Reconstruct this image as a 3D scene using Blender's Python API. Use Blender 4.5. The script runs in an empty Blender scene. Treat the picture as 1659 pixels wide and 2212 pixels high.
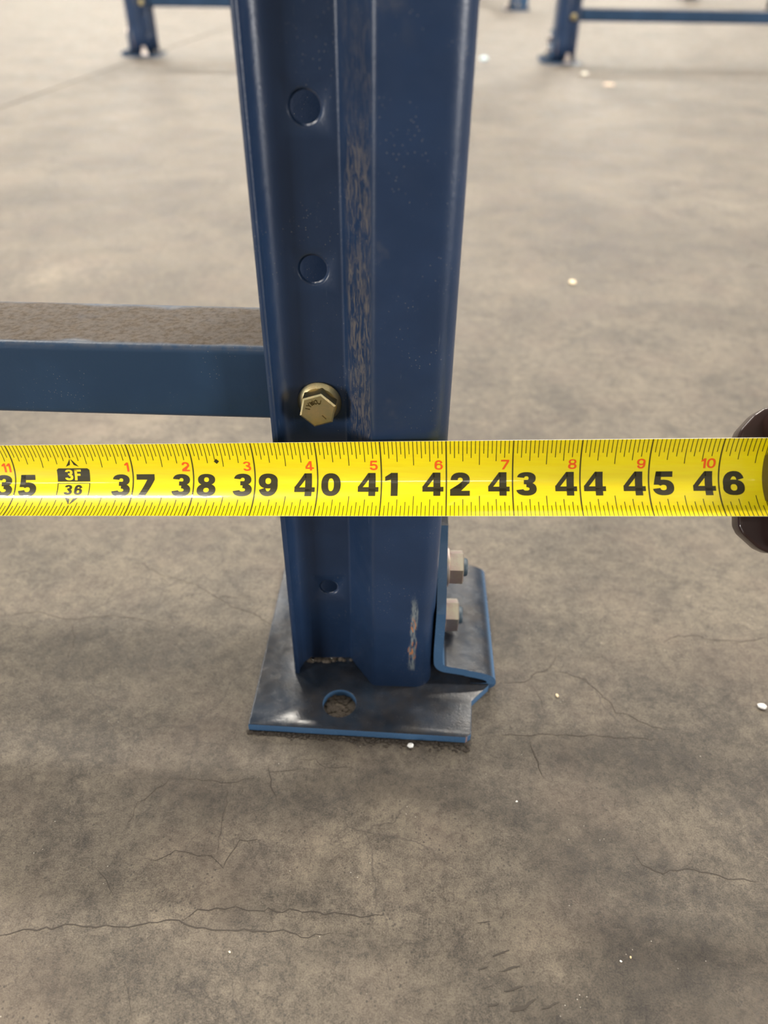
import bpy, bmesh, math, random
from mathutils import Vector, Matrix
random.seed(7)
sc = bpy.context.scene
col = sc.collection

# ------------------------------------------------------------------ camera
F, W, HH = 1600.0, 1659.0, 2212.0
CX, CY = W/2, HH/2
CAM_H = 0.305
_d = Vector((805-CX, 3158-CY, F)).normalized()          # world down, in (right, down, forward)
UPc = -_d
_fw = Vector((0, 0, 1))
_yh = (_fw - UPc*_fw.dot(UPc)).normalized()
_xh = _yh.cross(UPc)
if _xh.x < 0: _xh = -_xh
_a = math.radians(1.7)
Xc = _xh*math.cos(_a) - _yh*math.sin(_a)
Yc = _yh*math.cos(_a) + _xh*math.sin(_a)
def ray(px, py):
    r = Vector((px-CX, py-CY, F))
    return Vector((Xc.dot(r), Yc.dot(r), UPc.dot(r)))
def onz(px, py, z=0.0):
    r = ray(px, py); t = (z-CAM_H)/r.z
    return Vector((r.x*t, r.y*t, z))

cam = bpy.data.cameras.new('camera')
cam.sensor_fit = 'VERTICAL'; cam.sensor_height = 9.8; cam.sensor_width = 7.35
cam.lens = F/HH*9.8
cam.clip_start = 0.01; cam.clip_end = 200
cam.dof.use_dof = True; cam.dof.focus_distance = 0.297; cam.dof.aperture_fstop = 2.0
camo = bpy.data.objects.new('camera', cam); col.objects.link(camo)
def _w(v): return Vector((Xc.dot(v), Yc.dot(v), UPc.dot(v)))
cr, cu, cb = _w(Vector((1,0,0))), _w(Vector((0,-1,0))), _w(Vector((0,0,-1)))
camo.matrix_world = Matrix(((cr.x,cu.x,cb.x,0),(cr.y,cu.y,cb.y,0),(cr.z,cu.z,cb.z,CAM_H),(0,0,0,1)))
sc.camera = camo

# ------------------------------------------------------------------ world and lamps
world = bpy.data.worlds.new('world'); sc.world = world; world.use_nodes = True
bg = world.node_tree.nodes['Background']
bg.inputs[0].default_value = (1.0, 0.96, 0.90, 1); bg.inputs[1].default_value = 0.30
def strip(loc, sx, sy, power, colr=(1, .93, .82)):
    l = bpy.data.lights.new('high_bay_and_fill_light', 'AREA'); l.shape = 'RECTANGLE'
    l.size = sx; l.size_y = sy; l.energy = power; l.color = colr
    o = bpy.data.objects.new('high_bay_and_fill_light', l); o.location = loc; col.objects.link(o)
for ly, pw in ((-6.0, 60), (5.2, 620), (12.0, 850), (19.0, 800)):
    for lx in (-7.0, -1.3, 4.4):
        strip((lx, ly, 7.0), 2.4, 0.45, pw)
def side_light(x, y, power):                                # unseen side panels, added to draw light streaks down the column bends
    l = bpy.data.lights.new('added_side_light', 'AREA'); l.shape = 'RECTANGLE'; l.size = 3.0; l.size_y = 3.6; l.energy = power; l.color = (1.0, .97, .94)
    o = bpy.data.objects.new('added_side_light', l); o.location = (x, y, 1.9); col.objects.link(o)
    o.rotation_euler = (Vector((x, y, 0))).to_track_quat('Z', 'Y').to_euler()
side_light(13.0, -6.0, 1500); side_light(-13.0, -9.0, 1500)
for lx in (-4.6, -2.1, 2.3, 4.8):                         # unseen low fill strips, added to brighten the far rack posts
    strip((lx, 0.75, 3.4), 1.3, 0.3, 105)
sc.view_settings.view_transform = 'Standard'
sc.view_settings.look = 'None'
sc.view_settings.gamma = 1.0
sc.view_settings.use_curve_mapping = False
sc.view_settings.exposure = 0.0

# ------------------------------------------------------------------ node helper
class G:
    def __init__(s, name):
        s.m = bpy.data.materials.new(name); s.m.use_nodes = True
        s.t = s.m.node_tree; s.b = s.t.nodes['Principled BSDF']
        s._tc = None
    def n(s, t, **k):
        x = s.t.nodes.new(t)
        for a, v in k.items(): setattr(x, a, v)
        return x
    def put(s, sock, v):
        if v is None: return
        if hasattr(v, 'is_output'): s.t.links.new(v, sock)
        elif isinstance(v, (tuple, list)) and sock.type == 'RGBA': sock.default_value = tuple(v)+((1,) if len(v) == 3 else ())
        else: sock.default_value = v
    @property
    def obj(s):
        if not s._tc: s._tc = s.n('ShaderNodeTexCoord')
        return s._tc.outputs['Object']
    def xyz(s, v=None):
        q = s.n('ShaderNodeSeparateXYZ'); s.put(q.inputs[0], v or s.obj); return q.outputs
    def scale(s, sx, sy, sz, v=None):
        q = s.n('ShaderNodeMapping'); s.put(q.inputs['Vector'], v or s.obj); q.inputs['Scale'].default_value = (sx, sy, sz); return q.outputs[0]
    def noise(s, sc_, det=4, rough=.55, v=None, dist=0):
        q = s.n('ShaderNodeTexNoise'); s.put(q.inputs['Vector'], v or s.obj)
        q.inputs['Scale'].default_value = sc_; q.inputs['Detail'].default_value = det
        q.inputs['Roughness'].default_value = rough; q.inputs['Distortion'].default_value = dist
        return q.outputs['Fac']
    def noisec(s, sc_, det=3):
        q = s.n('ShaderNodeTexNoise'); s.put(q.inputs['Vector'], s.obj)
        q.inputs['Scale'].default_value = sc_; q.inputs['Detail'].default_value = det
        return q.outputs['Color']
    def vor(s, sc_, feat='F1', v=None, rnd=1.0):
        q = s.n('ShaderNodeTexVoronoi', feature=feat); s.put(q.inputs['Vector'], v or s.obj)
        q.inputs['Scale'].default_value = sc_; q.inputs['Randomness'].default_value = rnd
        return q.outputs
    def mth(s, op, a, b=None, c=None):
        q = s.n('ShaderNodeMath', operation=op)
        s.put(q.inputs[0], a); s.put(q.inputs[1], b); s.put(q.inputs[2], c)
        return q.outputs[0]
    def step(s, v, lo, hi, a=0.0, b=1.0):
        q = s.n('ShaderNodeMapRange', interpolation_type='SMOOTHSTEP'); s.put(q.inputs[0], v)
        q.inputs[1].default_value = lo; q.inputs[2].default_value = hi
        q.inputs[3].default_value = a; q.inputs[4].default_value = b
        return q.outputs[0]
    def mul(s, *v):
        r = v[0]
        for x in v[1:]: r = s.mth('MULTIPLY', r, x)
        return r
    def mix(s, f, a, b, mode='MIX'):
        q = s.n('ShaderNodeMix', data_type='RGBA', blend_type=mode)
        s.put(q.inputs[0], f); s.put(q.inputs[6], a); s.put(q.inputs[7], b)
        return q.outputs[2]
    def vadd(s, a, b, k):
        q = s.n('ShaderNodeVectorMath', operation='MULTIPLY_ADD')
        s.put(q.inputs[0], b); q.inputs[1].default_value = (k, k, k); s.put(q.inputs[2], a)
        return q.outputs[0]
    def upz(s):
        g = s.n('ShaderNodeNewGeometry'); return s.xyz(g.outputs['Normal'])[2]
    def bump(s, h, st, dist):
        q = s.n('ShaderNodeBump'); s.put(q.inputs['Height'], h)
        q.inputs['Strength'].default_value = st; q.inputs['Distance'].default_value = dist
        s.t.links.new(q.outputs[0], s.b.inputs['Normal'])
    def done(s, color=None, rough=None, metal=None, spec=None, coat=None, coatr=None):
        for k, v in (('Base Color', color), ('Roughness', rough), ('Metallic', metal), ('Specular IOR Level', spec), ('Coat Weight', coat), ('Coat Roughness', coatr)):
            s.put(s.b.inputs[k], v)
        return s.m
def plain(name, c, rough=.5, metal=0., **k):
    g = G(name); return g.done(color=c, rough=rough, metal=metal, **k)

# ------------------------------------------------------------------ mesh helpers
def link(name, me, mat=None, parent=None):
    o = bpy.data.objects.new(name, me); col.objects.link(o)
    if mat is not None:
        for m in (mat if isinstance(mat, (list, tuple)) else [mat]): me.materials.append(m)
    if parent is not None: o.parent = parent
    return o
def from_bm(name, bm, mat=None, parent=None, smooth=None):
    bmesh.ops.recalc_face_normals(bm, faces=bm.faces[:]) if smooth != 'keep' else None
    me = bpy.data.meshes.new(name); bm.to_mesh(me); bm.free()
    if smooth:
        me.shade_smooth()
        if smooth is True: me.set_sharp_from_angle(angle=math.radians(40))
    return link(name, me, mat, parent)
def tag(o, label, cat, group=None):
    o['label'] = label; o['category'] = cat
    if group: o['group'] = group
    return o
def empty(name, loc):
    o = bpy.data.objects.new(name, None); o.empty_display_size = .05; o.location = loc; col.objects.link(o); return o
def prism(bm, pts, frame):
    """closed outline pts [(a,b)] extruded between frame(a,b,0) and frame(a,b,1)"""
    v0 = [bm.verts.new(frame(a, b, 0)) for a, b in pts]
    v1 = [bm.verts.new(frame(a, b, 1)) for a, b in pts]
    n = len(pts)
    bm.faces.new(v0); bm.faces.new(v1[::-1])
    for i in range(n): bm.faces.new((v0[i], v0[(i+1) % n], v1[(i+1) % n], v1[i]))
def lathe(bm, prof, frame, n=24, rot=0.0):
    """prof [(radius, height)], frame(x,y,h)->pos"""
    rings = []
    for r, h in prof:
        rings.append([bm.verts.new(frame(r*math.cos(rot+2*math.pi*i/n), r*math.sin(rot+2*math.pi*i/n), h)) for i in range(n)])
    for a, b in zip(rings, rings[1:]):
        for i in range(n): bm.faces.new((a[i], a[(i+1) % n], b[(i+1) % n], b[i]))
    bm.faces.new(rings[0][::-1]); bm.faces.new(rings[-1])
def arc(cx, cy, r, a0, a1, n):
    return [(cx+r*math.cos(math.radians(a0+(a1-a0)*i/n)), cy+r*math.sin(math.radians(a0+(a1-a0)*i/n))) for i in range(n+1)]

# ------------------------------------------------------------------ materials
def paint(name, base, kind):
    g = G(name)
    x, y, z = g.xyz()
    spk = g.vor(700)
    fine = g.noise(260, 4)
    dots = g.mul(g.step(spk['Distance'], .10, .16, 1, 0), g.step(g.noise(60, 2), .5, .62))
    c = g.mix(g.step(g.noise(30, 3), .35, .7), base, tuple(k*1.22 for k in base))
    c = g.mix(g.mul(dots, .45), c, (.25, .24, .22))
    dustc = g.mix(g.step(g.noise(520, 5, .7), .3, .7), (.045, .033, .023), (.090, .069, .050))
    up = g.upz()
    if kind == 'column':
        lv = g.scale(620, 620, 120)
        streak = g.noise(1.0, 6, .72, v=lv, dist=1.4)
        facet = g.mul(g.step(x, -.0225, -.020), g.step(x, -.0135, -.0118, 1, 0), g.step(y, -.02, -.026, 0, 1))
        zz = g.mul(g.step(z, .12, .16), g.step(z, .22, .30, 1, .25))
        big = g.step(g.noise(28, 3), .3, .6)
        dm = g.mul(facet, zz, g.step(streak, .45, .60), big, .58)
        c = g.mix(dm, c, (.20, .165, .125))
        # faint handling smears on the flat right of the crease
        sm = g.mul(g.step(x, -.012, -.010), g.step(x, -.008, .001, 1, 0), g.step(g.noise(45, 4), .5, .68), g.step(z, .13, .15), .22)
        c = g.mix(sm, c, (.22, .2, .17))
        # scraped paint near the foot of the raised face, with rust in it
        sc1 = g.noise(1.0, 4, .7, v=g.scale(900, 900, 130))
        ed = g.mth('ABSOLUTE', g.mth('SUBTRACT', x, g.mth('MULTIPLY_ADD', g.noise(70, 2), .004, .0052)))
        band = g.mul(g.step(ed, .0009, .0021, 1, 0), g.step(z, .016, .02), g.step(z, .058, .07, 1, 0), g.step(y, -.03, -.034))
        c = g.mix(g.mul(band, g.step(sc1, .36, .56), .8), c, (.22, .25, .25))
        rust = g.mul(band, g.step(g.noise(1.0, 3, .6, v=g.scale(700, 700, 160)), .53, .60), g.step(z, .024, .028), g.step(z, .05, .056, 1, 0))
        c = g.mix(g.mul(rust, .9), c, (.50, .19, .06))
        # thin light scratches
        scr = g.mul(g.step(g.noise(1.0, 2, .5, v=g.scale(1500, 1500, 60)), .74, .78), .25)
        c = g.mix(scr, c, (.3, .33, .36))
        rough = g.mth('ADD', g.step(g.noise(140, 3), .3, .7, .29, .36), g.mul(dm, .4))
    elif kind == 'plate':
        du = g.mul(g.step(up, .55, .9), g.step(g.noise(60, 4), .2, .7, .78, .96))
        c = g.mix(du, c, g.mix(g.step(g.noise(90, 4), .3, .7), (.012, .013, .016), (.028, .024, .022)))
        chip = g.mul(g.step(x, .0335, .0345), g.step(y, -.066, -.0672))
        c = g.mix(g.mul(chip, .85), c, (.42, .2, .09))
        rough = g.mth('ADD', .20, g.mul(g.step(g.noise(160, 3), .35, .7), .10))
    else:
        edge = g.mth('ADD', y, g.mth('MULTIPLY_ADD', g.noise(38, 4), .012, -.006))
        du = g.mul(g.step(up, .86, .985), g.step(edge, -.0205, -.0165), g.step(edge, .019, .0145, .35, 1))
        c = g.mix(g.mul(du, g.step(g.noise(55, 4), .15, .42, .6, 1)), c, dustc)
        c = g.mix(g.mul(g.step(up, .2, .8), g.step(fine, .35, .6), .3), c, (.1, .095, .095))
        rough = g.mth('MULTIPLY_ADD', du, .55, .33)
    g.bump(g.mth('ADD', g.noise(900, 3), g.mul(g.noise(260, 3), 1.0)), .14, .0004)
    return g.done(color=c, rough=rough, spec={'plate': .3, 'brace': .32}.get(kind, .5))
BLUE = (.0135, .031, .074)
M_col = paint('blue_column_paint', BLUE, 'column')
M_plate = paint('dusty_blue_plate_paint', (.040, .088, .165), 'plate')
M_brace = paint('dusty_blue_brace_paint', (.020, .045, .088), 'brace')
def zinc(name, a, b, rough):
    g = G(name)
    c = g.mix(g.step(g.noise(180, 3), .35, .65), a, b)
    g.bump(g.noise(1400, 3), .25, .0002)
    return g.done(color=c, rough=rough, metal=1.0)
M_yz = zinc('yellow_zinc', (.66, .52, .27), (.52, .46, .26), .40)
M_zn = zinc('pale_zinc', (.62, .58, .50), (.55, .44, .42), .38)
M_mark = zinc('yellow_zinc_dark', (.22, .16, .07), (.17, .13, .06), .45)
def mk_dirt():
    g = G('dirt'); c = g.mix(g.noise(700, 4), (.018, .014, .011), (.085, .068, .052)); g.bump(g.noise(900, 4), .8, .001)
    return g.done(color=c, rough=.95)
M_dirt = mk_dirt()

STAINS_AND_SHADE = [  # px, py, rx (m), ry (m), strength : worn dark patches, and soft shadow bands painted near the column
 (230, 1420, .070, .018, .50), (800, 1715, .085, .016, .55), (1420, 1640, .075, .022, .45), (1180, 1760, .06, .012, .35),
 (370, 1700, .030, .020, .40), (1560, 2120, .080, .050, .55), (1310, 2120, .05, .02, .45), (1290, 1850, .028, .020, .40),
 (250, 2080, .035, .02, .35), (520, 1930, .012, .02, .35), (1300, 1250, .06, .03, .22), (330, 440, .20, .10, .30),
 (60, 420, .12, .08, .25), (1450, 520, .22, .14, .35), (1580, 690, .10, .05, .35), (1150, 980, .10, .04, .2), (690, 2060, .03, .01, .3), (1230, 950, .05, .03, .15)]
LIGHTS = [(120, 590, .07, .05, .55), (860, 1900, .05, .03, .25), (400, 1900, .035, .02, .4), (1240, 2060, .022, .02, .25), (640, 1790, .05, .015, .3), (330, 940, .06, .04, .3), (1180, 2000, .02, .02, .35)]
def concrete():
    g = G('worn_sealed_concrete')
    wob = g.vadd(g.obj, g.noisec(22, 3), .05)
    n0 = g.noise(1.3, 3); n1 = g.noise(7, 4, .6, dist=.4); n2 = g.noise(26, 5, .62, dist=.5); n3 = g.noise(120, 4, .6); n4 = g.noise(1500, 3, .75)
    a = g.mth('MULTIPLY_ADD', g.mth('SUBTRACT', n1, .5), .9, .5)
    a = g.mth('MULTIPLY_ADD', g.mth('SUBTRACT', n2, .5), .75, a)
    a = g.mth('MULTIPLY_ADD', g.mth('SUBTRACT', n3, .5), .80, a)
    a = g.mth('MULTIPLY_ADD', g.mth('SUBTRACT', n4, .5), 1.25, a)
    n5 = g.noise(380, 4, .7, dist=.8)
    a = g.mth('MULTIPLY_ADD', g.mth('SUBTRACT', n5, .5), .95, a)
    c = g.mix(g.step(a, .0, 1.0), (.026, .020, .0150), (.158, .131, .098))
    c = g.mix(g.step(g.noise(17, 4), .45, .7, 0, .22), c, (.125, .086, .066))
    nb = g.noise(55, 6, .7)
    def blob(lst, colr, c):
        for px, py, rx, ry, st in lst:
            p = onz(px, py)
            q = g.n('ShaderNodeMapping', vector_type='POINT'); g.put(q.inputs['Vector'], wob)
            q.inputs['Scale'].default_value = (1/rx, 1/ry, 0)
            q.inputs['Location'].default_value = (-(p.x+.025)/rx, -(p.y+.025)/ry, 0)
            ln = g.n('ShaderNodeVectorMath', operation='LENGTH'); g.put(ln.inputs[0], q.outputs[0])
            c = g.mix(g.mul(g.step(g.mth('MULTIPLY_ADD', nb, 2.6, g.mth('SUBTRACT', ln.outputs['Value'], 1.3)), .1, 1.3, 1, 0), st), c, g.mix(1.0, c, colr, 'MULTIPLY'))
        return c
    c = blob(STAINS_AND_SHADE, (.30, .285, .27), c)
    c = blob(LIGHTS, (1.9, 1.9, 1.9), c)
    # hairline crazing
    wv = g.vadd(g.obj, g.noisec(40, 4), .022)
    cr1 = g.mul(g.step(g.vor(17, 'DISTANCE_TO_EDGE', v=wv)['Distance'], .002, .010, 1, 0), g.step(g.noise(11, 2), .42, .58), .55)
    wv2 = g.vadd(g.obj, g.noisec(90, 4), .012)
    cr2 = g.mul(g.step(g.vor(48, 'DISTANCE_TO_EDGE', v=wv2)['Distance'], .004, .020, 1, 0), g.step(g.noise(14, 2), .45, .6), .40)
    c = g.mix(cr1, c, (.042, .034, .028)); c = g.mix(cr2, c, (.048, .04, .033))
    # pits and grit
    pv = g.vor(420)
    pits = g.mul(g.step(pv['Distance'], .12, .26, 1, 0), g.step(g.noise(70, 2), .42, .58), .75)
    c = g.mix(pits, c, (.03, .025, .021))
    wg = g.vor(300)
    wh = g.mul(g.step(wg['Distance'], .05, .085, 1, 0), g.step(g.noise(45, 2), .56, .64), .8)
    c = g.mix(wh, c, (.45, .42, .36))
    big = g.mul(g.step(g.vor(60)['Distance'], .07, .16, 1, 0), g.step(g.noise(23, 2), .55, .65), .55)
    c = g.mix(big, c, (.034, .028, .024))
    g.bump(g.mth('ADD', g.mul(n3, .5), g.mth('ADD', n4, n5)), .5, .0010)
    return g.done(color=c, rough=g.step(n2, .3, .7, .40, .54), spec=.45)
M_floor = concrete()
M_joint = plain('joint_filler', (.06, .05, .042), .8)
M_crack = plain('crack_grime', (.050, .041, .034), .9)
M_scuff = plain('dark_scuff', (.052, .043, .035), .85)

# ------------------------------------------------------------------ floor
pa, pb = onz(0, 233), onz(290, 130)
jd = (pb-pa).normalized(); jn = Vector((-jd.y, jd.x, 0))
def build_floor():
    bm = bmesh.new()
    R = 40.0
    w = .003
    def quad(o0, o1, z0, z1):
        bm.faces.new([bm.verts.new(pa+jd*s+jn*o+Vector((0, 0, z))) for s, o, z in ((-R, o0, z0), (R, o0, z0), (R, o1, z1), (-R, o1, z1))])
    quad(-R, -w, 0, 0); quad(w, R, 0, 0)
    quad(-w, -w*.6, 0, -.003); quad(w*.6, w, -.003, 0)
    me_faces = len(bm.faces)
    quad(-w*.6, w*.6, -.003, -.003)
    bm.faces.ensure_lookup_table(); bm.faces[me_faces].material_index = 1
    for f in bm.faces:
        if f.normal.z < 0: f.normal_flip()
    bm.normal_update()
    for f in bm.faces:
        if f.normal.z < 0: f.normal_flip()
    return from_bm('floor', bm, [M_floor, M_joint], smooth='keep') if False else link('floor', _tome(bm), [M_floor, M_joint])
def _tome(bm):
    me = bpy.data.meshes.new('floor'); bm.to_mesh(me); bm.free(); return me
floor = build_floor(); floor['kind'] = 'structure'

def ribbon(name, pts, wid, mat, z=.00012, jit=.0008, seg=.0026):
    P = []
    for a, b in zip(pts, pts[1:]):
        n = max(1, int((b-a).length/seg))
        for i in range(n):
            q = a.lerp(b, i/n)
            P.append(q + Vector((random.uniform(-jit, jit), random.uniform(-jit, jit), 0)))
    P.append(pts[-1])
    bm = bmesh.new(); prev = None
    for i, p in enumerate(P):
        t = (P[min(i+1, len(P)-1)]-P[max(i-1, 0)]).normalized(); nn = Vector((-t.y, t.x, 0))
        k = min(1, .25+min(i, len(P)-1-i)/3)*random.uniform(.55, 1.15)*wid*.5
        cur = [bm.verts.new((p.x+nn.x*k*s, p.y+nn.y*k*s, z)) for s in (-1, 1)]
        if prev: bm.faces.new((prev[0], cur[0], cur[1], prev[1]))
        prev = cur
    for f in bm.faces:
        f.normal_update()
        if f.normal.z < 0: f.normal_flip()
    me = bpy.data.meshes.new(name); bm.to_mesh(me); bm.free()
    return link(name, me, mat, floor)
def crop(ox, oy, k, pts): return [onz(ox+x*k, oy+y*k) for x, y in pts]
A_ = (0, 1600, .5); B_ = (830, 1600, .5); C_ = (1000, 1100, .397)
CR = [
 (A_, .0008, [(0,835),(110,815),(230,810),(320,792),(420,800),(500,805),(620,790),(740,775),(800,790),(880,812),(960,822),(1050,815),(1130,830),(1250,825),(1310,850),(1430,830)]),
 (A_, .0006, [(800,770),(860,735),(940,720),(1080,728),(1250,735),(1500,755),(1659,755)]),
 (A_, .0005, [(640,520),(700,505),(760,480),(860,490),(910,505),(960,545),(1000,490),(1040,435),(1110,432),(1130,465)]),
 (A_, .0009, [(1160,100),(1170,200),(1190,240),(1195,275)]),
 (A_, .0005, [(540,380),(580,320),(590,270),(680,210),(740,150)]),
 (A_, .0004, [(990,180),(975,300),(950,400),(940,480)]),
 (A_, .0005, [(1170,830),(1180,720)]),
 (A_, .0006, [(540,1030),(555,1080),(570,1150),(570,1200)]),
 (A_, .0006, [(420,550),(460,610),(490,668)]),
 (A_, .0005, [(800,160),(960,180),(1030,180),(1110,155)]),
 (A_, .0005, [(1160,130),(1280,128),(1300,80),(1360,80),(1400,120),(1530,118)]),
 (B_, .0008, [(1060,460),(1110,530),(1200,570),(1300,555),(1400,565),(1480,590),(1620,610)]),
 (B_, .0008, [(630,20),(650,70),(690,165)]),
 (B_, .0005, [(990,240),(1000,300),(1040,320)]),
 (B_, .0005, [(1300,555),(1330,510),(1335,470)]),
 (C_, .0006, [(190,945),(330,945),(370,925),(400,890),(470,875),(510,800),(505,760)]),
 (C_, .0005, [(370,960),(430,1040),(440,1090)]),
 (C_, .0006, [(490,875),(560,895),(660,925),(720,985),(790,1040),(830,1110),(900,1120),(1000,1170),(1100,1200)]),
 (C_, .0007, [(370,1250),(375,1300),(395,1350),(430,1450)]),
 (C_, .0005, [(200,1225),(600,1230),(950,1245),(1100,1260)]),
 (C_, .0006, [(1090,720),(1150,690),(1260,690),(1350,710),(1500,720),(1659,700)]),
 ((0, 0, 1), .0006, [(470,1290),(500,1310),(545,1322),(590,1352)]), ((0, 0, 1), .0006, [(300,1215),(345,1240),(420,1262),(470,1290),(540,1288)]),
 ((0, 0, 1), .0006, [(0,1330),(80,1322),(150,1338),(240,1330),(330,1342)]), ((0, 0, 1), .0005, [(150,1338),(165,1380),(140,1430)]),
]
for (ox, oy, k), wd, pts in CR: ribbon('crack', crop(ox, oy, k, pts), wd*.62, M_crack)
for pts, wd in [([(470,930),(540,905)], .0022), ([(495,1000),(585,975)], .0024), ([(400,990),(450,975)], .0016), ([(515,1085),(600,1060)], .0026), ([(430,1070),(470,1055)], .002),
                ([(540,1165),(610,1150),(655,1115)], .0032), ([(680,1160),(755,1130)], .0026), ([(450,1150),(495,1135)], .0026), ([(405,785),(460,780)], .0016)]:
    ribbon('scuff_mark', crop(*B_, pts), wd*.5, M_scuff, z=.00016, jit=.0003, seg=.002)

# ------------------------------------------------------------------ rack frame (local origin: under the column, y local = world y - .280)
OY = .280
FR_LOC = Vector((0, OY, 0))
mm = .001
def col_profile():
    """viewer-side half of the outer surface, (x, y) mm local, from lip tip to middle of the front face"""
    p = [(-50, -32), (-50, -30)]
    p += arc(-43, -30, 7, 180, 90, 6)[1:]                      # concave into recess, y = -23
    hole = (len(p)-1, len(p))                                  # flat segment that carries the holes
    p += [(-24.2, -23)]
    dx, dy = 11.5, -15.0
    L = math.hypot(dx, dy); ux, uy = dx/L, dy/L
    def fil(c, d0, d1, r, n=5):
        th = math.acos(max(-1, min(1, d0[0]*d1[0]+d0[1]*d1[1]))); t = r*math.tan(th/2)
        a = (c[0]-d0[0]*t, c[1]-d0[1]*t); b = (c[0]+d1[0]*t, c[1]+d1[1]*t)
        out = []
        for i in range(n+1):
            s = i/n; q = (1-s)
            out.append((q*q*a[0]+2*q*s*c[0]+s*s*b[0], q*q*a[1]+2*q*s*c[1]+s*s*b[1]))
        return out
    p += fil((-23.2, -23), (1, 0), (ux, uy), 2.2)[1:]
    p += fil((-11.7, -38), (ux, uy), (1, 0), 3.2)
    p += arc(9, -29.5, 8.5, -90, 0, 8)
    p += [(17.5, -14), (17.5, 0)]
    return p, hole
def build_column():
    half, hseg = col_profile()
    full = half + [(x, -y) for x, y in half[::-1][1:]]
    N = len(full)
    h2 = (N-1-hseg[1], N-1-hseg[0])
    hz = [.0576, .1076, .1583] + [.2117+.0508*k for k in range(42)]
    HX, HW = -33.6, 9.4
    top = 2.40
    lv = []
    for z in hz: lv += [z-.0094, z+.0094]
    zs = [None] + lv + [top]
    bm = bmesh.new()
    def zb(i):
        x, y = full[i]
        if x < -49: return .0046
        if abs(y) < 23.5 and -50 < x < -18: return .0085 + .0022*math.sin(x*.9)*(1 if y < 0 else 0)
        if x < -13 and abs(y) > 14: return .0058
        return .0044
    grid = [[bm.verts.new((full[i][0]*mm, full[i][1]*mm, zb(i) if z is None else z)) for i in range(N)] for z in zs]
    holecells = {}
    for k, z in enumerate(hz): holecells[1+2*k] = z
    for r in range(len(zs)-1):
        for i in range(N-1):
            q = (grid[r][i], grid[r][i+1], grid[r+1][i+1], grid[r+1][i])
            if r in holecells and i == hseg[0]:
                z = holecells[r]; y = full[i][1]*mm
                R = .0040 if z < .06 else .0048
                n = 24
                x0, x1 = min(full[i][0], full[i+1][0])*mm, max(full[i][0], full[i+1][0])*mm
                z0, z1 = zs[r], zs[r+1]
                cxh = HX*mm
                ring = [bm.verts.new((cxh+R*math.cos(2*math.pi*(j+.5)/n), y, z+R*math.sin(2*math.pi*(j+.5)/n))) for j in range(n)]
                ring2 = [bm.verts.new((cxh+R*1.24*math.cos(2*math.pi*(j+.5)/n), y, z+R*1.24*math.sin(2*math.pi*(j+.5)/n))) for j in range(n)]
                corner = {}
                for v in q: corner[(v.co.x > cxh, v.co.z > z)] = v
                order = [corner[(True, True)], corner[(False, True)], corner[(False, False)], corner[(True, False)]]
                for j in range(n): bm.faces.new((ring[j], ring[(j+1) % n], ring2[(j+1) % n], ring2[j]))
                for v in ring: v.co.y += math.copysign(.0009, -y)  # slightly dished rim
                s = n//4
                for kq in range(4):
                    cn = order[kq]; nx = order[(kq+1) % 4]
                    # ring indices for this quadrant sector centred on the corner
                    for j in range(s-1):
                        a = kq*s+j; bm.faces.new((ring2[a], ring2[(a+1) % n], cn))
                    a = kq*s+s-1
                    bm.faces.new((ring2[a], ring2[(a+1) % n], nx, cn))
            else: bm.faces.new(q)
    bmesh.ops.recalc_face_normals(bm, faces=bm.faces[:])
    # outward: right face must point to +x
    s = sum(f.normal.x*f.calc_area() for f in bm.faces if f.calc_center_median().x > .017)
    if s < 0: bmesh.ops.reverse_faces(bm, faces=bm.faces[:])
    me = bpy.data.meshes.new('column'); bm.to_mesh(me); bm.free()
    me.shade_smooth(); me.set_sharp_from_angle(angle=math.radians(50))
    me.materials.append(M_col)
    return me
ME_col = build_column()
def add_column(parent, loc=(0, 0, 0), mirror=False):
    o = link('column', ME_col, None, parent); o.location = loc
    if mirror: o.scale = (-1, 1, 1)
    so = o.modifiers.new('thickness', 'SOLIDIFY'); so.thickness = .002; so.offset = -1; so.use_rim = True
    return o

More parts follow.
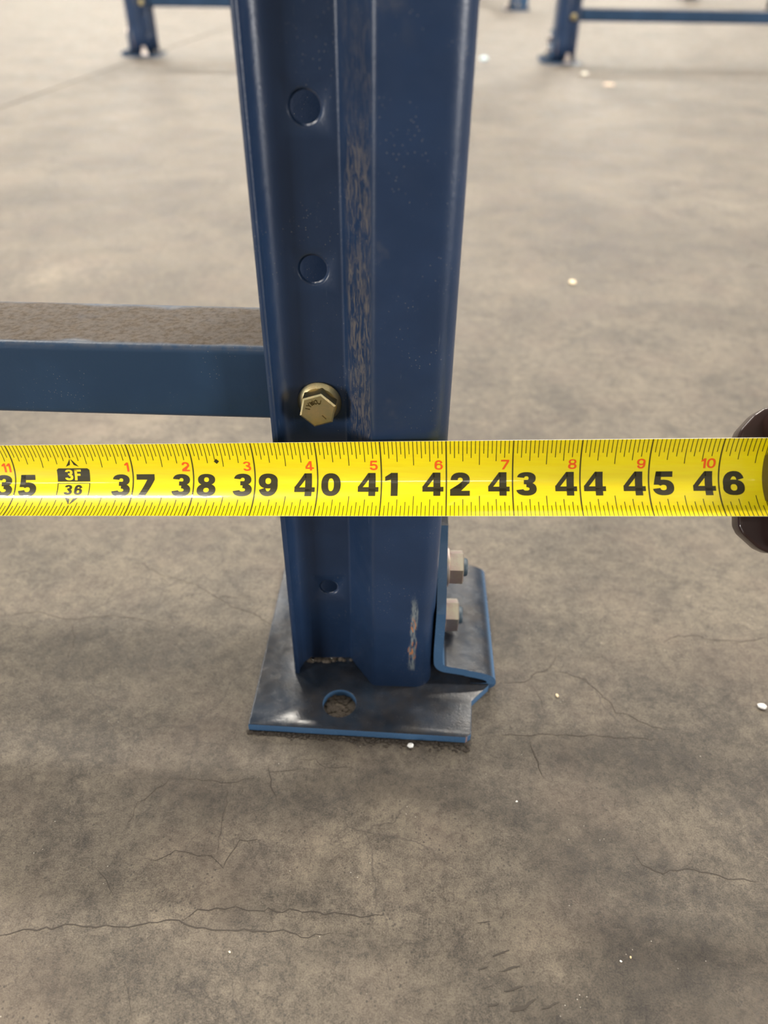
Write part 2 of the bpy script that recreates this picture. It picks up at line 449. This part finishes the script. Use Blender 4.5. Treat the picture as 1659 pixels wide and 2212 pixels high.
def build_plate():
    """foot plate: one bent sheet. returns meshes plate (flat) + bracket joined in one bmesh"""
    T = .0045
    bm = bmesh.new()
    def L(p): return (p.x, p.y-OY)
    fl, fr, r2, r1 = L(onz(536, 1565, T)), L(onz(1007, 1593, T)), L(onz(1017.5, 1586, T)), L(onz(1019, 1515, T))
    ns = (.0470, -.0355)
    out = [fl, fr, r2, r1, ns, (.0490, .046), (.044, .051), (-.069, .051)]
    # anchor hole
    hc = L(onz(733.6, 1519, T)); hr = .0082; n = 28
    hole = [(hc[0]+hr*math.cos(2*math.pi*i/n), hc[1]+hr*math.sin(2*math.pi*i/n)) for i in range(n)]
    from mathutils.geometry import tessellate_polygon
    allp = [Vector((x, y, 0)) for x, y in out] + [Vector((x, y, 0)) for x, y in hole]
    tris = tessellate_polygon([[Vector((x, y, 0)) for x, y in out], [Vector((x, y, 0)) for x, y in hole[::-1]]])
    idx = list(range(len(out))) + [len(out)+n-1-i for i in range(n)]
    vt = [bm.verts.new((p.x, p.y, T)) for p in allp]; vb = [bm.verts.new((p.x, p.y, 0.0002)) for p in allp]
    for t in tris:
        a, b, c = (idx[i] for i in t)
        if len({a, b, c}) == 3:
            bm.faces.new((vt[a], vt[b], vt[c])); bm.faces.new((vb[c], vb[b], vb[a]))
    m = len(out)
    for i in range(m): bm.faces.new((vt[i], vt[(i+1) % m], vb[(i+1) % m], vb[i]))
    for i in range(n): bm.faces.new((vt[m+i], vt[m+(i+1) % n], vb[m+(i+1) % n], vb[m+i]))
    bmesh.ops.recalc_face_normals(bm, faces=bm.faces[:])
    bev = [e for e in bm.edges if len(e.link_faces) == 2 and e.calc_face_angle(0) > 1 and all(v.co.z > T*.9 for v in e.verts)]
    bmesh.ops.bevel(bm, geom=bev, offset=.0006, segments=2, affect='EDGES', profile=.5)
    return bm, hc
def sweep_sheet(bm, path, t, y0, y1, clip=None):
    """bent sheet with centre line path [(x,z)] and thickness t between y0 and y1"""
    off = []
    for i, p in enumerate(path):
        a = path[max(i-1, 0)]; b = path[min(i+1, len(path)-1)]
        d = Vector((b[0]-a[0], b[1]-a[1])).normalized(); nn = Vector((-d.y, d.x))
        off.append(((p[0]+nn.x*t/2, p[1]+nn.y*t/2), (p[0]-nn.x*t/2, p[1]-nn.y*t/2)))
    rows = []
    for i, (a, b) in enumerate(off):
        ya, yb = (y0, y1) if clip is None else clip(path[i][1])
        rows.append([bm.verts.new((a[0], ya, a[1])), bm.verts.new((b[0], ya, b[1])), bm.verts.new((b[0], yb, b[1])), bm.verts.new((a[0], yb, a[1]))])
    for r, s in zip(rows, rows[1:]):
        for i in range(4): bm.faces.new((r[i], r[(i+1) % 4], s[(i+1) % 4], s[i]))
    bm.faces.new(rows[0][::-1]); bm.faces.new(rows[-1])

def smooth_path(pts, it=3):
    for _ in range(it):
        q = [pts[0]]
        for a, b in zip(pts, pts[1:]):
            q += [(a[0]*.75+b[0]*.25, a[1]*.75+b[1]*.25), (a[0]*.25+b[0]*.75, a[1]*.25+b[1]*.75)]
        q.append(pts[-1]); pts = q
    return pts
def build_bracket():
    bm = bmesh.new()
    T = .0045
    base = smooth_path([(.0380, .0023), (.0440, .0024), (.0485, .0032), (.0480, .0085), (.040, .0110), (.030, .0130), (.0212, .0145), (.0203, .0230), (.0203, .040)], 3)
    base += [(.0203, .053), (.0203, .062), (.0203, .073), (.0203, .0835)]
    def clip(z):
        y0, y1 = -.034, .046
        if z > .053:
            k = (z-.053)/.0305; return (y0+.029*k, y1-.027*k)
        if z < .012: return (y0-.0003, y1)
        return (y0, y1)
    sweep_sheet(bm, base, T, 0, 0, clip)
    return bm
bmp, HC = build_plate()
def hexnut(bm, af, h0, h1, frame, rot=0.0, bore=None):
    R = af/2/math.cos(math.pi/6); c = R*.09
    lathe(bm, [(R*.93, h0), (R, h0+c*.6), (R, h1-c*.6), (R*.90, h1)], frame, 6, rot)

# meshes shared by all frames
def me_of(bm, name, mats, smooth=True, ang=40):
    bmesh.ops.recalc_face_normals(bm, faces=bm.faces[:])
    me = bpy.data.meshes.new(name); bm.to_mesh(me); bm.free()
    if smooth: me.shade_smooth(); me.set_sharp_from_angle(angle=math.radians(ang))
    for m in mats: me.materials.append(m)
    return me
ME_plate = me_of(bmp, 'foot_plate', [M_plate], ang=30)
ME_brk = me_of(build_bracket(), 'bolting_flange', [M_plate], ang=35)
def build_brace():
    bm = bmesh.new()
    y0, y1, z0, z1, r = -.0207, .0207, .1480, .1802, .0035
    pts = arc(y1-r, z1-r, r, 0, 90, 6)+arc(y0+r, z1-r, r, 90, 180, 6)+arc(y0+r, z0+r, r, 180, 270, 6)+arc(y1-r, z0+r, r, 270, 360, 6)
    xs = [-.028]+[-.028-.977*i/40 for i in range(1, 41)]
    rings = [[bm.verts.new((x, a, b)) for a, b in pts] for x in xs]
    n = len(pts)
    for p, q in zip(rings, rings[1:]):
        for i in range(n): bm.faces.new((p[i], p[(i+1) % n], q[(i+1) % n], q[i]))
    bm.faces.new(rings[0][::-1]); bm.faces.new(rings[-1])
    return me_of(bm, 'brace', [M_brace], ang=50)
ME_brace = build_brace()
# brace bolt: axis along -y
BX, BZ = -.0336, .1590
def fy(a, b, h): return (a+BX, -.0230-h, b+BZ)
bm = bmesh.new(); lathe(bm, [(.0064, -.004), (.0086, 0.0), (.0087, .0008), (.0082, .0014), (.0070, .0023)], fy, 36)
hexnut(bm, .0130, .0018, .0074, fy, math.radians(18))
ME_bolt = me_of(bm, 'brace_bolt', [M_yz], ang=25)
def bolt_marks():
    bm = bmesh.new()
    def stroke(pts, w=.00032):
        for (a, b), (c, d) in zip(pts, pts[1:]):
            v = Vector((c-a, d-b)); l = v.length
            if l == 0: continue
            v /= l; nn = Vector((-v.y, v.x))*w*.5
            a_, b_ = Vector((a, b))-v*w*.3, Vector((c, d))+v*w*.3
            lo = [bm.verts.new(fy(q.x, q.y, .0070)) for q in (a_+nn, b_+nn, b_-nn, a_-nn)]
            hi = [bm.verts.new(fy(q.x, q.y, .00762)) for q in (a_+nn, b_+nn, b_-nn, a_-nn)]
            bm.faces.new(hi)
            for i in range(4): bm.faces.new((lo[i], lo[(i+1) % 4], hi[(i+1) % 4], hi[i]))
    glyphs = {'I': [[(.5, 0), (.5, 1)]], 'Y': [[(0, 1), (.5, .5), (1, 1)], [(.5, .5), (.5, 0)]],
              'W': [[(0, 1), (.25, 0), (.5, .8), (.75, 0), (1, 1)]],
              'O': [[(.1, .2), (.1, .8), (.5, 1), (.9, .8), (.9, .2), (.5, 0), (.1, .2)]], 'J': [[(.7, 1), (.7, .2), (.4, 0), (.1, .2)]]}
    for ch, ang in (('I', 168), ('Y', 145), ('W', 122), ('O', 99), ('J', 76)):
        a = math.radians(ang); r = .0031; h, w = .0017, .0013
        up = Vector((math.cos(a), math.sin(a))); rt = Vector((math.sin(a), -math.cos(a)))
        for st in glyphs[ch]:
            stroke([tuple(up*(r+h*y)+rt*((x-.5)*w)) for x, y in st])
    a = math.radians(-48); stroke([(.0026*math.cos(a), .0026*math.sin(a)), (.0046*math.cos(a), .0046*math.sin(a))])
    return me_of(bm, 'head_marking', [M_mark], smooth=False)
ME_bm = bolt_marks()
# flange nuts: axis along +x
def nut_mesh():
    bm = bmesh.new(); fx = lambda a, b, h: (.0224+h, a, b)
    lathe(bm, [(.0098, 0), (.0098, .0014), (.0092, .0018)], fx, 28)
    hexnut(bm, .0150, .0016, .0086, fx, math.radians(30))
    return me_of(bm, 'nut', [M_zn], ang=25)
ME_nut = nut_mesh()
bm = bmesh.new(); lathe(bm, [(.0046, .006), (.0046, .0100), (.0040, .0108)], lambda a, b, h: (.0224+h, a, b), 18); ME_stud = me_of(bm, 'bolt_end', [plain('dark_blue_bolt', (.02, .04, .06), .5)])
bm = bmesh.new()
lathe(bm, [(.013, 0), (.013, .002), (.012, .0024)], lambda a, b, h: (HC[0]+a, HC[1]+b, .0045+h), 24)
hexnut(bm, .017, .0024, .011, lambda a, b, h: (HC[0]+a, HC[1]+b, .0045+h), .3)
lathe(bm, [(.006, .008), (.006, .022), (.005, .023)], lambda a, b, h: (HC[0]+a, HC[1]+b, .0045+h), 16)
ME_anchor = me_of(bm, 'anchor_bolt', [M_zn], ang=25)

def rack_frame(loc, mirror, label, main=False, rz=0.0, group=None, drop=0.0, span=1.0325):
    root = empty('rack_frame', loc)
    if mirror: root.scale = (-1, 1, 1)
    root.rotation_euler.z = rz
    tag(root, label, 'rack frame', group)
    add_column(root); add_column(root, (-span, 0, 0), True)
    bc = link('brace', ME_brace, None, root); bc.location.z = -drop; bc.scale.x = span/1.0325
    for s in (0, 1):
        off = Vector((-span*s, 0, 0)); sx = -1 if s else 1
        pl = link('foot_plate', ME_plate, None, root); pl.location = off; pl.scale = (sx, 1, 1)
        br = link('bolting_flange', ME_brk, None, pl); br['label'] = 'bent steel flange with bright blue edge' if main else 'bent steel flange'
        for ny, nz in ((-.008, .0600), (-.008, .0265)):
            nu = link('nut', ME_nut, None, pl); nu.location = (0, ny, nz); nu['label'] = 'pale zinc hex nut'
            st = link('bolt_end', ME_stud, None, pl); st.location = (0, ny, nz)
        b = link('brace_bolt', ME_bolt, None, root); b.location = off-Vector((0, 0, drop)); b.scale = (sx, 1, 1); b['label'] = 'yellow zinc flanged hex bolt'
        if main and not s: link('head_marking', ME_bm, None, b)
        if not main: link('anchor_bolt', ME_anchor, None, pl)
    return root
main = rack_frame(FR_LOC, False, 'dark blue steel rack frame behind the yellow tape, its foot plate in full view', True)

# dirt in the empty anchor hole and packed under the column's notched foot
bm = bmesh.new()
for i in range(70):
    a = random.uniform(0, 6.28); r = .0078*math.sqrt(random.random()); s = random.uniform(.0006, .0016)
    bmesh.ops.create_icosphere(bm, subdivisions=1, radius=s, matrix=Matrix.Translation((HC[0]+r*math.cos(a), HC[1]+r*math.sin(a), .0003+random.random()*.0008)) @ Matrix.Diagonal((1.3, 1, .6, 1)))
d = from_bm('grit', bm, M_dirt); d.location = FR_LOC; tag(d, 'dark grit in the empty anchor hole of the foot plate', 'grit'); d['kind'] = 'stuff'
bm = bmesh.new()
for i in range(60):
    x = random.uniform(-.049, -.022) if i < 22 else random.uniform(-.049, -.036); s = random.uniform(.0005, .0015)
    bmesh.ops.create_icosphere(bm, subdivisions=1, radius=s, matrix=Matrix.Translation((x, -.0225+random.uniform(-.0015, .0025)-max(0, x+.026)*1.1, .0046+random.random()*.0012)) @ Matrix.Diagonal((1.4, 1, .7, 1)))
M_dust = plain('tan_dust', (.10, .082, .064), .95)
d = from_bm('dust', bm, M_dust); d.location = FR_LOC; tag(d, 'tan dust packed under the notched foot of the blue column', 'dust'); d['kind'] = 'stuff'
bm = bmesh.new()
pL, pR = onz(536, 1580), onz(1012, 1608)
for i in range(260):
    t = random.random(); p = pL.lerp(pR, t); s = random.uniform(.0003, .0009)
    bmesh.ops.create_icosphere(bm, subdivisions=1, radius=s, matrix=Matrix.Translation((p.x, p.y-abs(random.gauss(0, .0016))*(.4+t), s*.4)) @ Matrix.Diagonal((1.4, 1.1, .6, 1)))
d = from_bm('grit', bm, M_dirt); tag(d, 'crumbled grit along the front edge of the foot plate', 'grit'); d['kind'] = 'stuff'

# ------------------------------------------------------------------ frames across the aisle
p1, p2, p3, p4 = onz(306, 122), onz(1217, 138), onz(1120, 24), onz(1490, -2)
rack_frame((p1.x-.017, p1.y+.05, 0), True, 'blurred blue rack frame standing at the end of the floor joint', rz=math.radians(1.0), drop=.022, span=.93)
rack_frame((p2.x-.017, p2.y+.05, 0), True, 'blurred blue rack frame across the aisle with two pale chips lying in front', rz=math.radians(-1.0), drop=.042)
rack_frame((p3.x, p3.y+.05, 0), False, 'far blue rack frame with only its column foot in sight', rz=math.radians(-80))
rack_frame((p4.x, p4.y+.05, 0), True, 'farthest blue rack frame, its foot showing behind the brace of another frame', rz=math.radians(-80))

# ------------------------------------------------------------------ tape measure
IN = .025304
CH, SAG, TILT = .0284, .0082, math.radians(40)
def centre(i):
    x = .0171+IN*(i-42); y = .2353-.0011625*(i-42); z = .13809+.0018747*(i-42)
    if i < 31:
        k = (31-i)/31; k = k*k*(3-2*k)
        y += (.228-.284)*k
    return Vector((x, y, z))
def tape(i, c, n=0.0):
    """point on the blade at inch i, chord offset c (up +), height n off the printed face"""
    o = centre(i)
    t = (centre(i+.01)-centre(i-.01)).normalized()
    u = Vector((0, math.sin(TILT), math.cos(TILT))); u = (u-t*u.dot(t)).normalized()
    nn = t.cross(u)
    if nn.y > 0: nn = -nn
    q = c/(CH/2)
    slope = 2*SAG*q/(CH/2); k = 1/math.sqrt(1+slope*slope)
    return o + u*(c - n*slope*k) + nn*(SAG*q*q - SAG*.06 + n*k)
def T2C(t): return (.5-t)*CH
g = G('yellow_blade')
cy_ = g.mix(g.step(g.noise(1.0, 3, .6, v=g.scale(30, 700, 700)), .35, .7), (.97, .81, .003), (.95, .76, .003))
M_yel = g.done(color=cy_, rough=.32, spec=.45, coat=1.0, coatr=.06)
M_rim = plain('blade_edge', (.75, .74, .62), .5)
M_blk = plain('black_print', (.035, .028, .004), .35, coat=.5, coatr=.07)
M_tick = plain('tick_print', (.075, .06, .005), .35, coat=.5, coatr=.07)
M_red = plain('red_print', (.95, .12, .01), .35, coat=.5, coatr=.07)
M_ypr = plain('yellow_print', (.96, .78, .003), .32, coat=.5, coatr=.07)

tm = empty('tape_measure', (0, 0, 0)); tag(tm, 'yellow tape blade with dark case, stretched across the blue column', 'tape measure')
END = 47.15
bm = bmesh.new()
NC = 28
js = [i*.5 for i in range(0, int(END*2)+1)]+[END]
rows = []
for i in js:
    f = [bm.verts.new(tape(i, -CH/2+CH*k/NC)) for k in range(NC+1)]
    b = [bm.verts.new(tape(i, -CH/2+CH*k/NC, -.00016)) for k in range(NC+1)]
    rows.append((f, b))
for (f0, b0), (f1, b1) in zip(rows, rows[1:]):
    for k in range(NC):
        bm.faces.new((f0[k], f1[k], f1[k+1], f0[k+1])); bm.faces.new((b0[k+1], b1[k+1], b1[k], b0[k]))
    for k in (0, NC):
        fc = bm.faces.new((f0[k], b0[k], b1[k], f1[k])); fc.material_index = 1
bmesh.ops.recalc_face_normals(bm, faces=bm.faces[:])
me = bpy.data.meshes.new('blade'); bm.to_mesh(me); bm.free(); me.shade_smooth(); me.set_sharp_from_angle(angle=math.radians(50))
blade = link('blade', me, [M_yel, M_rim], tm)

# ---- print
def printed(name, polys, mat, lift=.00007, label=None):
    """polys in (inch, chord) space; subdivided and laid on the curved blade"""
    bm = bmesh.new()
    for p in polys:
        try: bm.faces.new([bm.verts.new((a, c/IN, 0)) for a, c in p])
        except ValueError: pass
    cs = [v.co.y for v in bm.verts]
    lo, hi = min(cs), max(cs); stp = .0011/IN
    k = math.floor(lo/stp)+1
    while k*stp < hi:
        bmesh.ops.bisect_plane(bm, geom=bm.verts[:]+bm.edges[:]+bm.faces[:], plane_co=(0, k*stp, 0), plane_no=(0, 1, 0)); k += 1
    for v in bm.verts: v.co = tape(v.co.x, v.co.y*IN, lift)
    bm.normal_update()
    for f in bm.faces:
        if f.normal.y > 0: f.normal_flip()
    me = bpy.data.meshes.new(name); bm.to_mesh(me); bm.free()
    o = link(name, me, mat, blade)
    if label: o['label'] = label
    return o
def ring(cx, cy, rx, ry, ix, iy, a0, a1, e=2.3, n=26):
    def pt(a, x, y, ee):
        c, s = math.cos(a), math.sin(a)
        return (cx+x*math.copysign(abs(c)**(2/ee), c), cy+y*math.copysign(abs(s)**(2/ee), s))
    out = []
    m = max(4, int(n*abs(a1-a0)/360))
    for i in range(m):
        a, b = math.radians(a0+(a1-a0)*i/m), math.radians(a0+(a1-a0)*(i+1)/m)
        out.append([pt(a, rx, ry, e), pt(b, rx, ry, e), pt(b, ix, iy, e), pt(a, ix, iy, e)])
    return out
def rect(x0, y0, x1, y1): return [(x0, y0), (x1, y0), (x1, y1), (x0, y1)]
def glyph(ch, sw, sh):
    h2 = sh*.85
    if ch == '0': return ring(.41, .5, .41, .5, .41-sw, .5-sh, 0, 360), .82
    if ch == '8': return ring(.41, .75, .375, .25, .375-sw*.93, .25-h2*.8, 0, 360)+ring(.41, .285, .41, .285, .41-sw, .285-h2, 0, 360), .82
    if ch == '3': return ring(.40, .745, .375, .255, .375-sw, .255-sh*.8, -90, 172)+ring(.40, .29, .41, .29, .41-sw, .29-sh, -172, 90)+[rect(.30, .49, .46, .49+sh*.85)], .82
    if ch == '2': return ring(.41, .68, .39, .32, .39-sw, .32-sh, -28, 180)+[[(.41+(.39-sw)*.85, .68-(.32-sh)*.45), (.752, .535), (.44, sh*.98), (.0, sh*.98)], [(.0, sh), (.0, sh+.06), (.41+(.39-sw)*.85, .60), (.44, sh)], rect(0, 0, .80, sh)], .80
    if ch == '4': return [rect(.45, 0, .45+sw, 1), rect(0, .185, .86, .185+sh*.95), [(0, .185+sh*.5), (0, .43), (.20, .185+sh*.9)], [(0, .40), (.43, 1.0), (.47, .76), (.19, .38)], [(.43, 1), (.5, 1), (.5, .75), (.45, .75)]], .86
    if ch == '5': return [rect(.12, 1-sh*1.05, .76, 1), [(.04, .45), (.04+sw*.92, .45), (.12+sw*.75, 1), (.12, 1)]]+ring(.41, .33, .41, .33, .41-sw, .33-sh, -172, 145), .82
    if ch in '69':
        p = ring(.41, .325, .41, .325, .41-sw, .325-sh*.88, 0, 360)+ring(.41, .5, .41, .5, .41-sw, .5-sh, 22, 205)
        if ch == '9': p = [[(.82-x, 1-y) for x, y in q] for q in p]
        return p, .82
    if ch == '7': return [rect(.0, 1-sh*1.1, .80, 1), [(.10, 0), (.10+sw*1.1, 0), (.80, 1-sh*1.1), (.80-sw*1.15, 1-sh*1.1)]], .80
    if ch == '1': return [rect(.24, 0, .24+sw, 1), [(0, .66), (0, .66+sh*.8), (.26, 1), (.26, .72)]], .24+sw
    if ch == 'F': return [rect(.04, 0, .04+sw, 1), rect(.04, 1-sh, .70, 1), rect(.04, .42, .62, .42+sh)], .72
def text(s, x, c0, h, wf, sw, sh, align, gap=.08):
    """polys of s with height h (m), baseline chord c0, x in inches (left / right / centre)"""
    gl = [glyph(ch, sw, sh) for ch in s]; hi = h/IN*wf
    tot = (sum(w for _, w in gl)+gap*(len(s)-1))*hi
    x0 = {'l': x, 'r': x-tot, 'c': x-tot/2}[align]; out = []
    for p, w in gl:
        out += [[(x0+a*hi, c0+b*h) for a, b in q] for q in p]; x0 += (w+gap)*hi
    return out
ticks = []; lines = []
for i16 in range(8, int(END*16)):
    i = i16/16; m = i16 % 16
    if m == 0:
        if i16 % 192 == 0:
            for a, b in ((0, .17), (.85, 1)): lines.append(rect(i-.009, T2C(b), i+.009, T2C(a)))
        else: lines.append(rect(i-.0105, T2C(1), i+.0105, T2C(0)))
        continue
    k = 3 if m == 8 else 2 if m % 4 == 0 else 1 if m % 2 == 0 else 0
    ticks.append(rect(i-.0058, T2C((.155, .207, .25, .297)[k]), i+.0058, T2C(0)))
    ticks.append(rect(i-.0058, T2C(1), i+.0058, T2C(1-(.144, .195, .233, .28)[k])))
o = printed('tick_marks', ticks, M_tick, .00005); o['kind'] = 'stuff'
for l in lines: printed('inch_line', [l], M_tick, .00006)
HB = (.724-.402)*CH; HR = (.383-.258)*CH
for i in range(1, 47):
    if i % 12 == 0:
        ft = i//12
        hw = .275
        printed('foot_marker', [[(i-hw, T2C(.495)), (i+hw, T2C(.495)), (i+hw, T2C(.33)), (i+hw-.03, T2C(.307)), (i-hw+.03, T2C(.307)), (i-hw, T2C(.33))],
                                [(i-.11, T2C(.285)), (i-.035, T2C(.26)), (i-.01, T2C(.178))], [(i+.11, T2C(.285)), (i+.03, T2C(.26)), (i-.0, T2C(.178))],
                                [(i-.11, T2C(.735)), (i-.03, T2C(.75)), (i-.01, T2C(.838))], [(i+.11, T2C(.735)), (i+.03, T2C(.75)), (i, T2C(.838))],
                                rect(i-hw, T2C(.524), i+hw, T2C(.516)), rect(i-hw+.03, T2C(.712), i+hw-.03, T2C(.704)), rect(i-hw, T2C(.69), i-hw+.012, T2C(.52)), rect(i+hw-.012, T2C(.69), i+hw, T2C(.52)),
                                [(i-hw, T2C(.69)), (i-hw+.012, T2C(.688)), (i-hw+.034, T2C(.704)), (i-hw+.03, T2C(.712))], [(i+hw, T2C(.69)), (i+hw-.012, T2C(.688)), (i+hw-.034, T2C(.704)), (i+hw-.03, T2C(.712))]],
                M_blk, .00007)
        printed('numeral', text('%dF' % ft, i-.005, T2C(.478), .155*CH, .98, .26, .20, 'c', .1), M_ypr, .00011)
        printed('numeral', text('%d' % i, i, T2C(.69), .145*CH, 1.0, .27, .20, 'c', .22), M_blk, .00007)
        continue
    s = str(i); polys = []
    if len(s) == 2:
        polys += text(s[0], i-.045, T2C(.718), HB, 1.03, .285, .215, 'r'); polys += text(s[1], i+.058, T2C(.718), HB, 1.03, .285, .215, 'l')
    else: polys += text(s, i-.045, T2C(.718), HB, 1.0, .285, .215, 'r')
    printed('numeral', polys, M_blk, .00008)
    if i > 12: printed('foot_inch_numeral', text(str(i % 12), i-.055, T2C(.358), HR, 1.08, .205, .165, 'r', .1), M_red, .00008)
    if i == 38: printed('stud_diamond', [[(38.4-.042, T2C(.226)), (38.4, T2C(.26)), (38.4+.042, T2C(.226)), (38.4, T2C(.192))]], M_blk, .00008)
# end hook
bm = bmesh.new()
prism(bm, [(-.0005, -.010), (.012, -.010), (.012, .010), (-.0005, .010)], lambda a, b, k: tuple(tape(a/IN, b, .0004+.0008*k)))
prism(bm, [(-.0022, -.010), (-.0005, -.010), (-.0005, .010), (-.0022, .010)], lambda a, b, k: tuple(tape(a/IN, b, -.010+.0112*k)))
from_bm('end_hook', bm, M_zn, tm)

# case: side outline in (s along blade [m from mouth], n off the blade) extruded across the chord
S0 = 46.62
g = G('dark_brown_plastic')
g.bump(g.noise(900, 2), .05, .0003)
M_case = g.done(color=(.028, .014, .012), rough=.22, spec=.5)
def cs(s, n, c):
    i0 = S0; o = centre(i0); t = (centre(i0+.01)-centre(i0-.01)).normalized()
    u = Vector((0, math.sin(TILT), math.cos(TILT))); u = (u-t*u.dot(t)).normalized(); nn = t.cross(u)
    if nn.y > 0: nn = -nn
    return o+t*s+u*c+nn*n
def shell(outline, halfw, name, bev, parent):
    bm = bmesh.new()
    prism(bm, outline, lambda a, b, k: tuple(cs(a, b, (2*k-1)*halfw(a, b))))
    bmesh.ops.recalc_face_normals(bm, faces=bm.faces[:])
    bmesh.ops.bevel(bm, geom=bm.edges[:], offset=bev, segments=3, affect='EDGES', profile=.6, clamp_overlap=True)
    return from_bm(name, bm, M_case, parent, smooth=True)
case = shell([(.0016, -.012), (.0018, .003), (.004, .014), (.010, .042), (.024, .060), (.055, .064), (.074, .050), (.080, .020), (.080, -.012)], lambda a, b: .0262 if a > .002 else .024, 'case', .004, tm)
def lipshape():
    """rounded jaw under the blade, outline in (s, c) plane"""
    pts = [(.012, -.0282), (.0035, -.0278), (.0000, -.0262), (-.0060, -.0205), (-.0074, -.0175), (-.0074, .0160), (-.0060, .0192), (-.0010, .0248), (.0025, .0272), (.012, .0282)]
    bm = bmesh.new()
    prism(bm, pts, lambda a, b, k: tuple(cs(a, -.0125+.0085*k, b)))
    bmesh.ops.recalc_face_normals(bm, faces=bm.faces[:])
    bmesh.ops.bevel(bm, geom=bm.edges[:], offset=.0014, segments=3, affect='EDGES', profile=.6, clamp_overlap=True)
    return from_bm('jaw', bm, M_case, tm, smooth=True)
lipshape()
bm = bmesh.new()
prism(bm, [(-.0002, -.0092), (.004, -.0112), (.012, -.0112), (.012, .0112), (.004, .0112), (-.0002, .0092)], lambda a, b, k: tuple(cs(a, -.003+.010*k, b)))
bmesh.ops.recalc_face_normals(bm, faces=bm.faces[:])
bmesh.ops.bevel(bm, geom=bm.edges[:], offset=.0008, segments=2, affect='EDGES', clamp_overlap=True)
from_bm('mouth_guide', bm, M_case, tm, smooth=True)

# ------------------------------------------------------------------ litter on the slab
def chip(px, py, size, colr, label, flat=.35, cat='chip', group=None):
    p = onz(px, py); bm = bmesh.new()
    bmesh.ops.create_icosphere(bm, subdivisions=2, radius=size)
    for v in bm.verts:
        v.co = Vector((v.co.x*random.uniform(.75, 1.2), v.co.y*random.uniform(.6, .9), v.co.z*flat*random.uniform(.7, 1.1)))
    zmin = min(v.co.z for v in bm.verts)
    for v in bm.verts: v.co.z -= zmin
    o = from_bm('chip', bm, plain('chip_'+label.split()[0], colr, .5)); o.location = p; o.rotation_euler.z = random.uniform(0, 3)
    tag(o, label, cat, group); return o
chip(887, 1613, .0016, (.8, .8, .78), 'white curled chip lying against the front edge of the foot plate', .7)
chip(1045, 131, .016, (.62, .78, .86), 'pale blue-white scrap on the floor behind the blue column', .4)
chip(1262, 163, .012, (.72, .68, .58), 'round cream scrap on the floor before the blue rack foot', .4)
chip(1315, 184, .018, (.62, .46, .33), 'flat tan flake on the floor beside the round cream scrap', .12)
chip(1236, 612, .0052, (.80, .66, .45), 'cream wood chip alone on open floor right of the column', .35)
chip(1645, 1529, .0022, (.75, .73, .7), 'white pebble on bare concrete below the tape case', .6)
chip(1203, 1504, .0011, (.7, .55, .35), 'tiny tan crumb on concrete beside the foot plate flange', .5)
chip(1362, 2068, .0005, (.7, .52, .3), 'tiny tan splinter on the dark stained concrete', .5)
chip(1341, 2077, .0005, (.8, .78, .72), 'tiny white crumb beside the tan splinter', .5)
chip(1116, 1732, .0005, (.8, .78, .72), 'tiny white crumb on the dark band before the foot plate', .6)
chip(496, 2057, .0005, (.75, .66, .48), 'tiny cream crumb by the long crack in the concrete', .5)
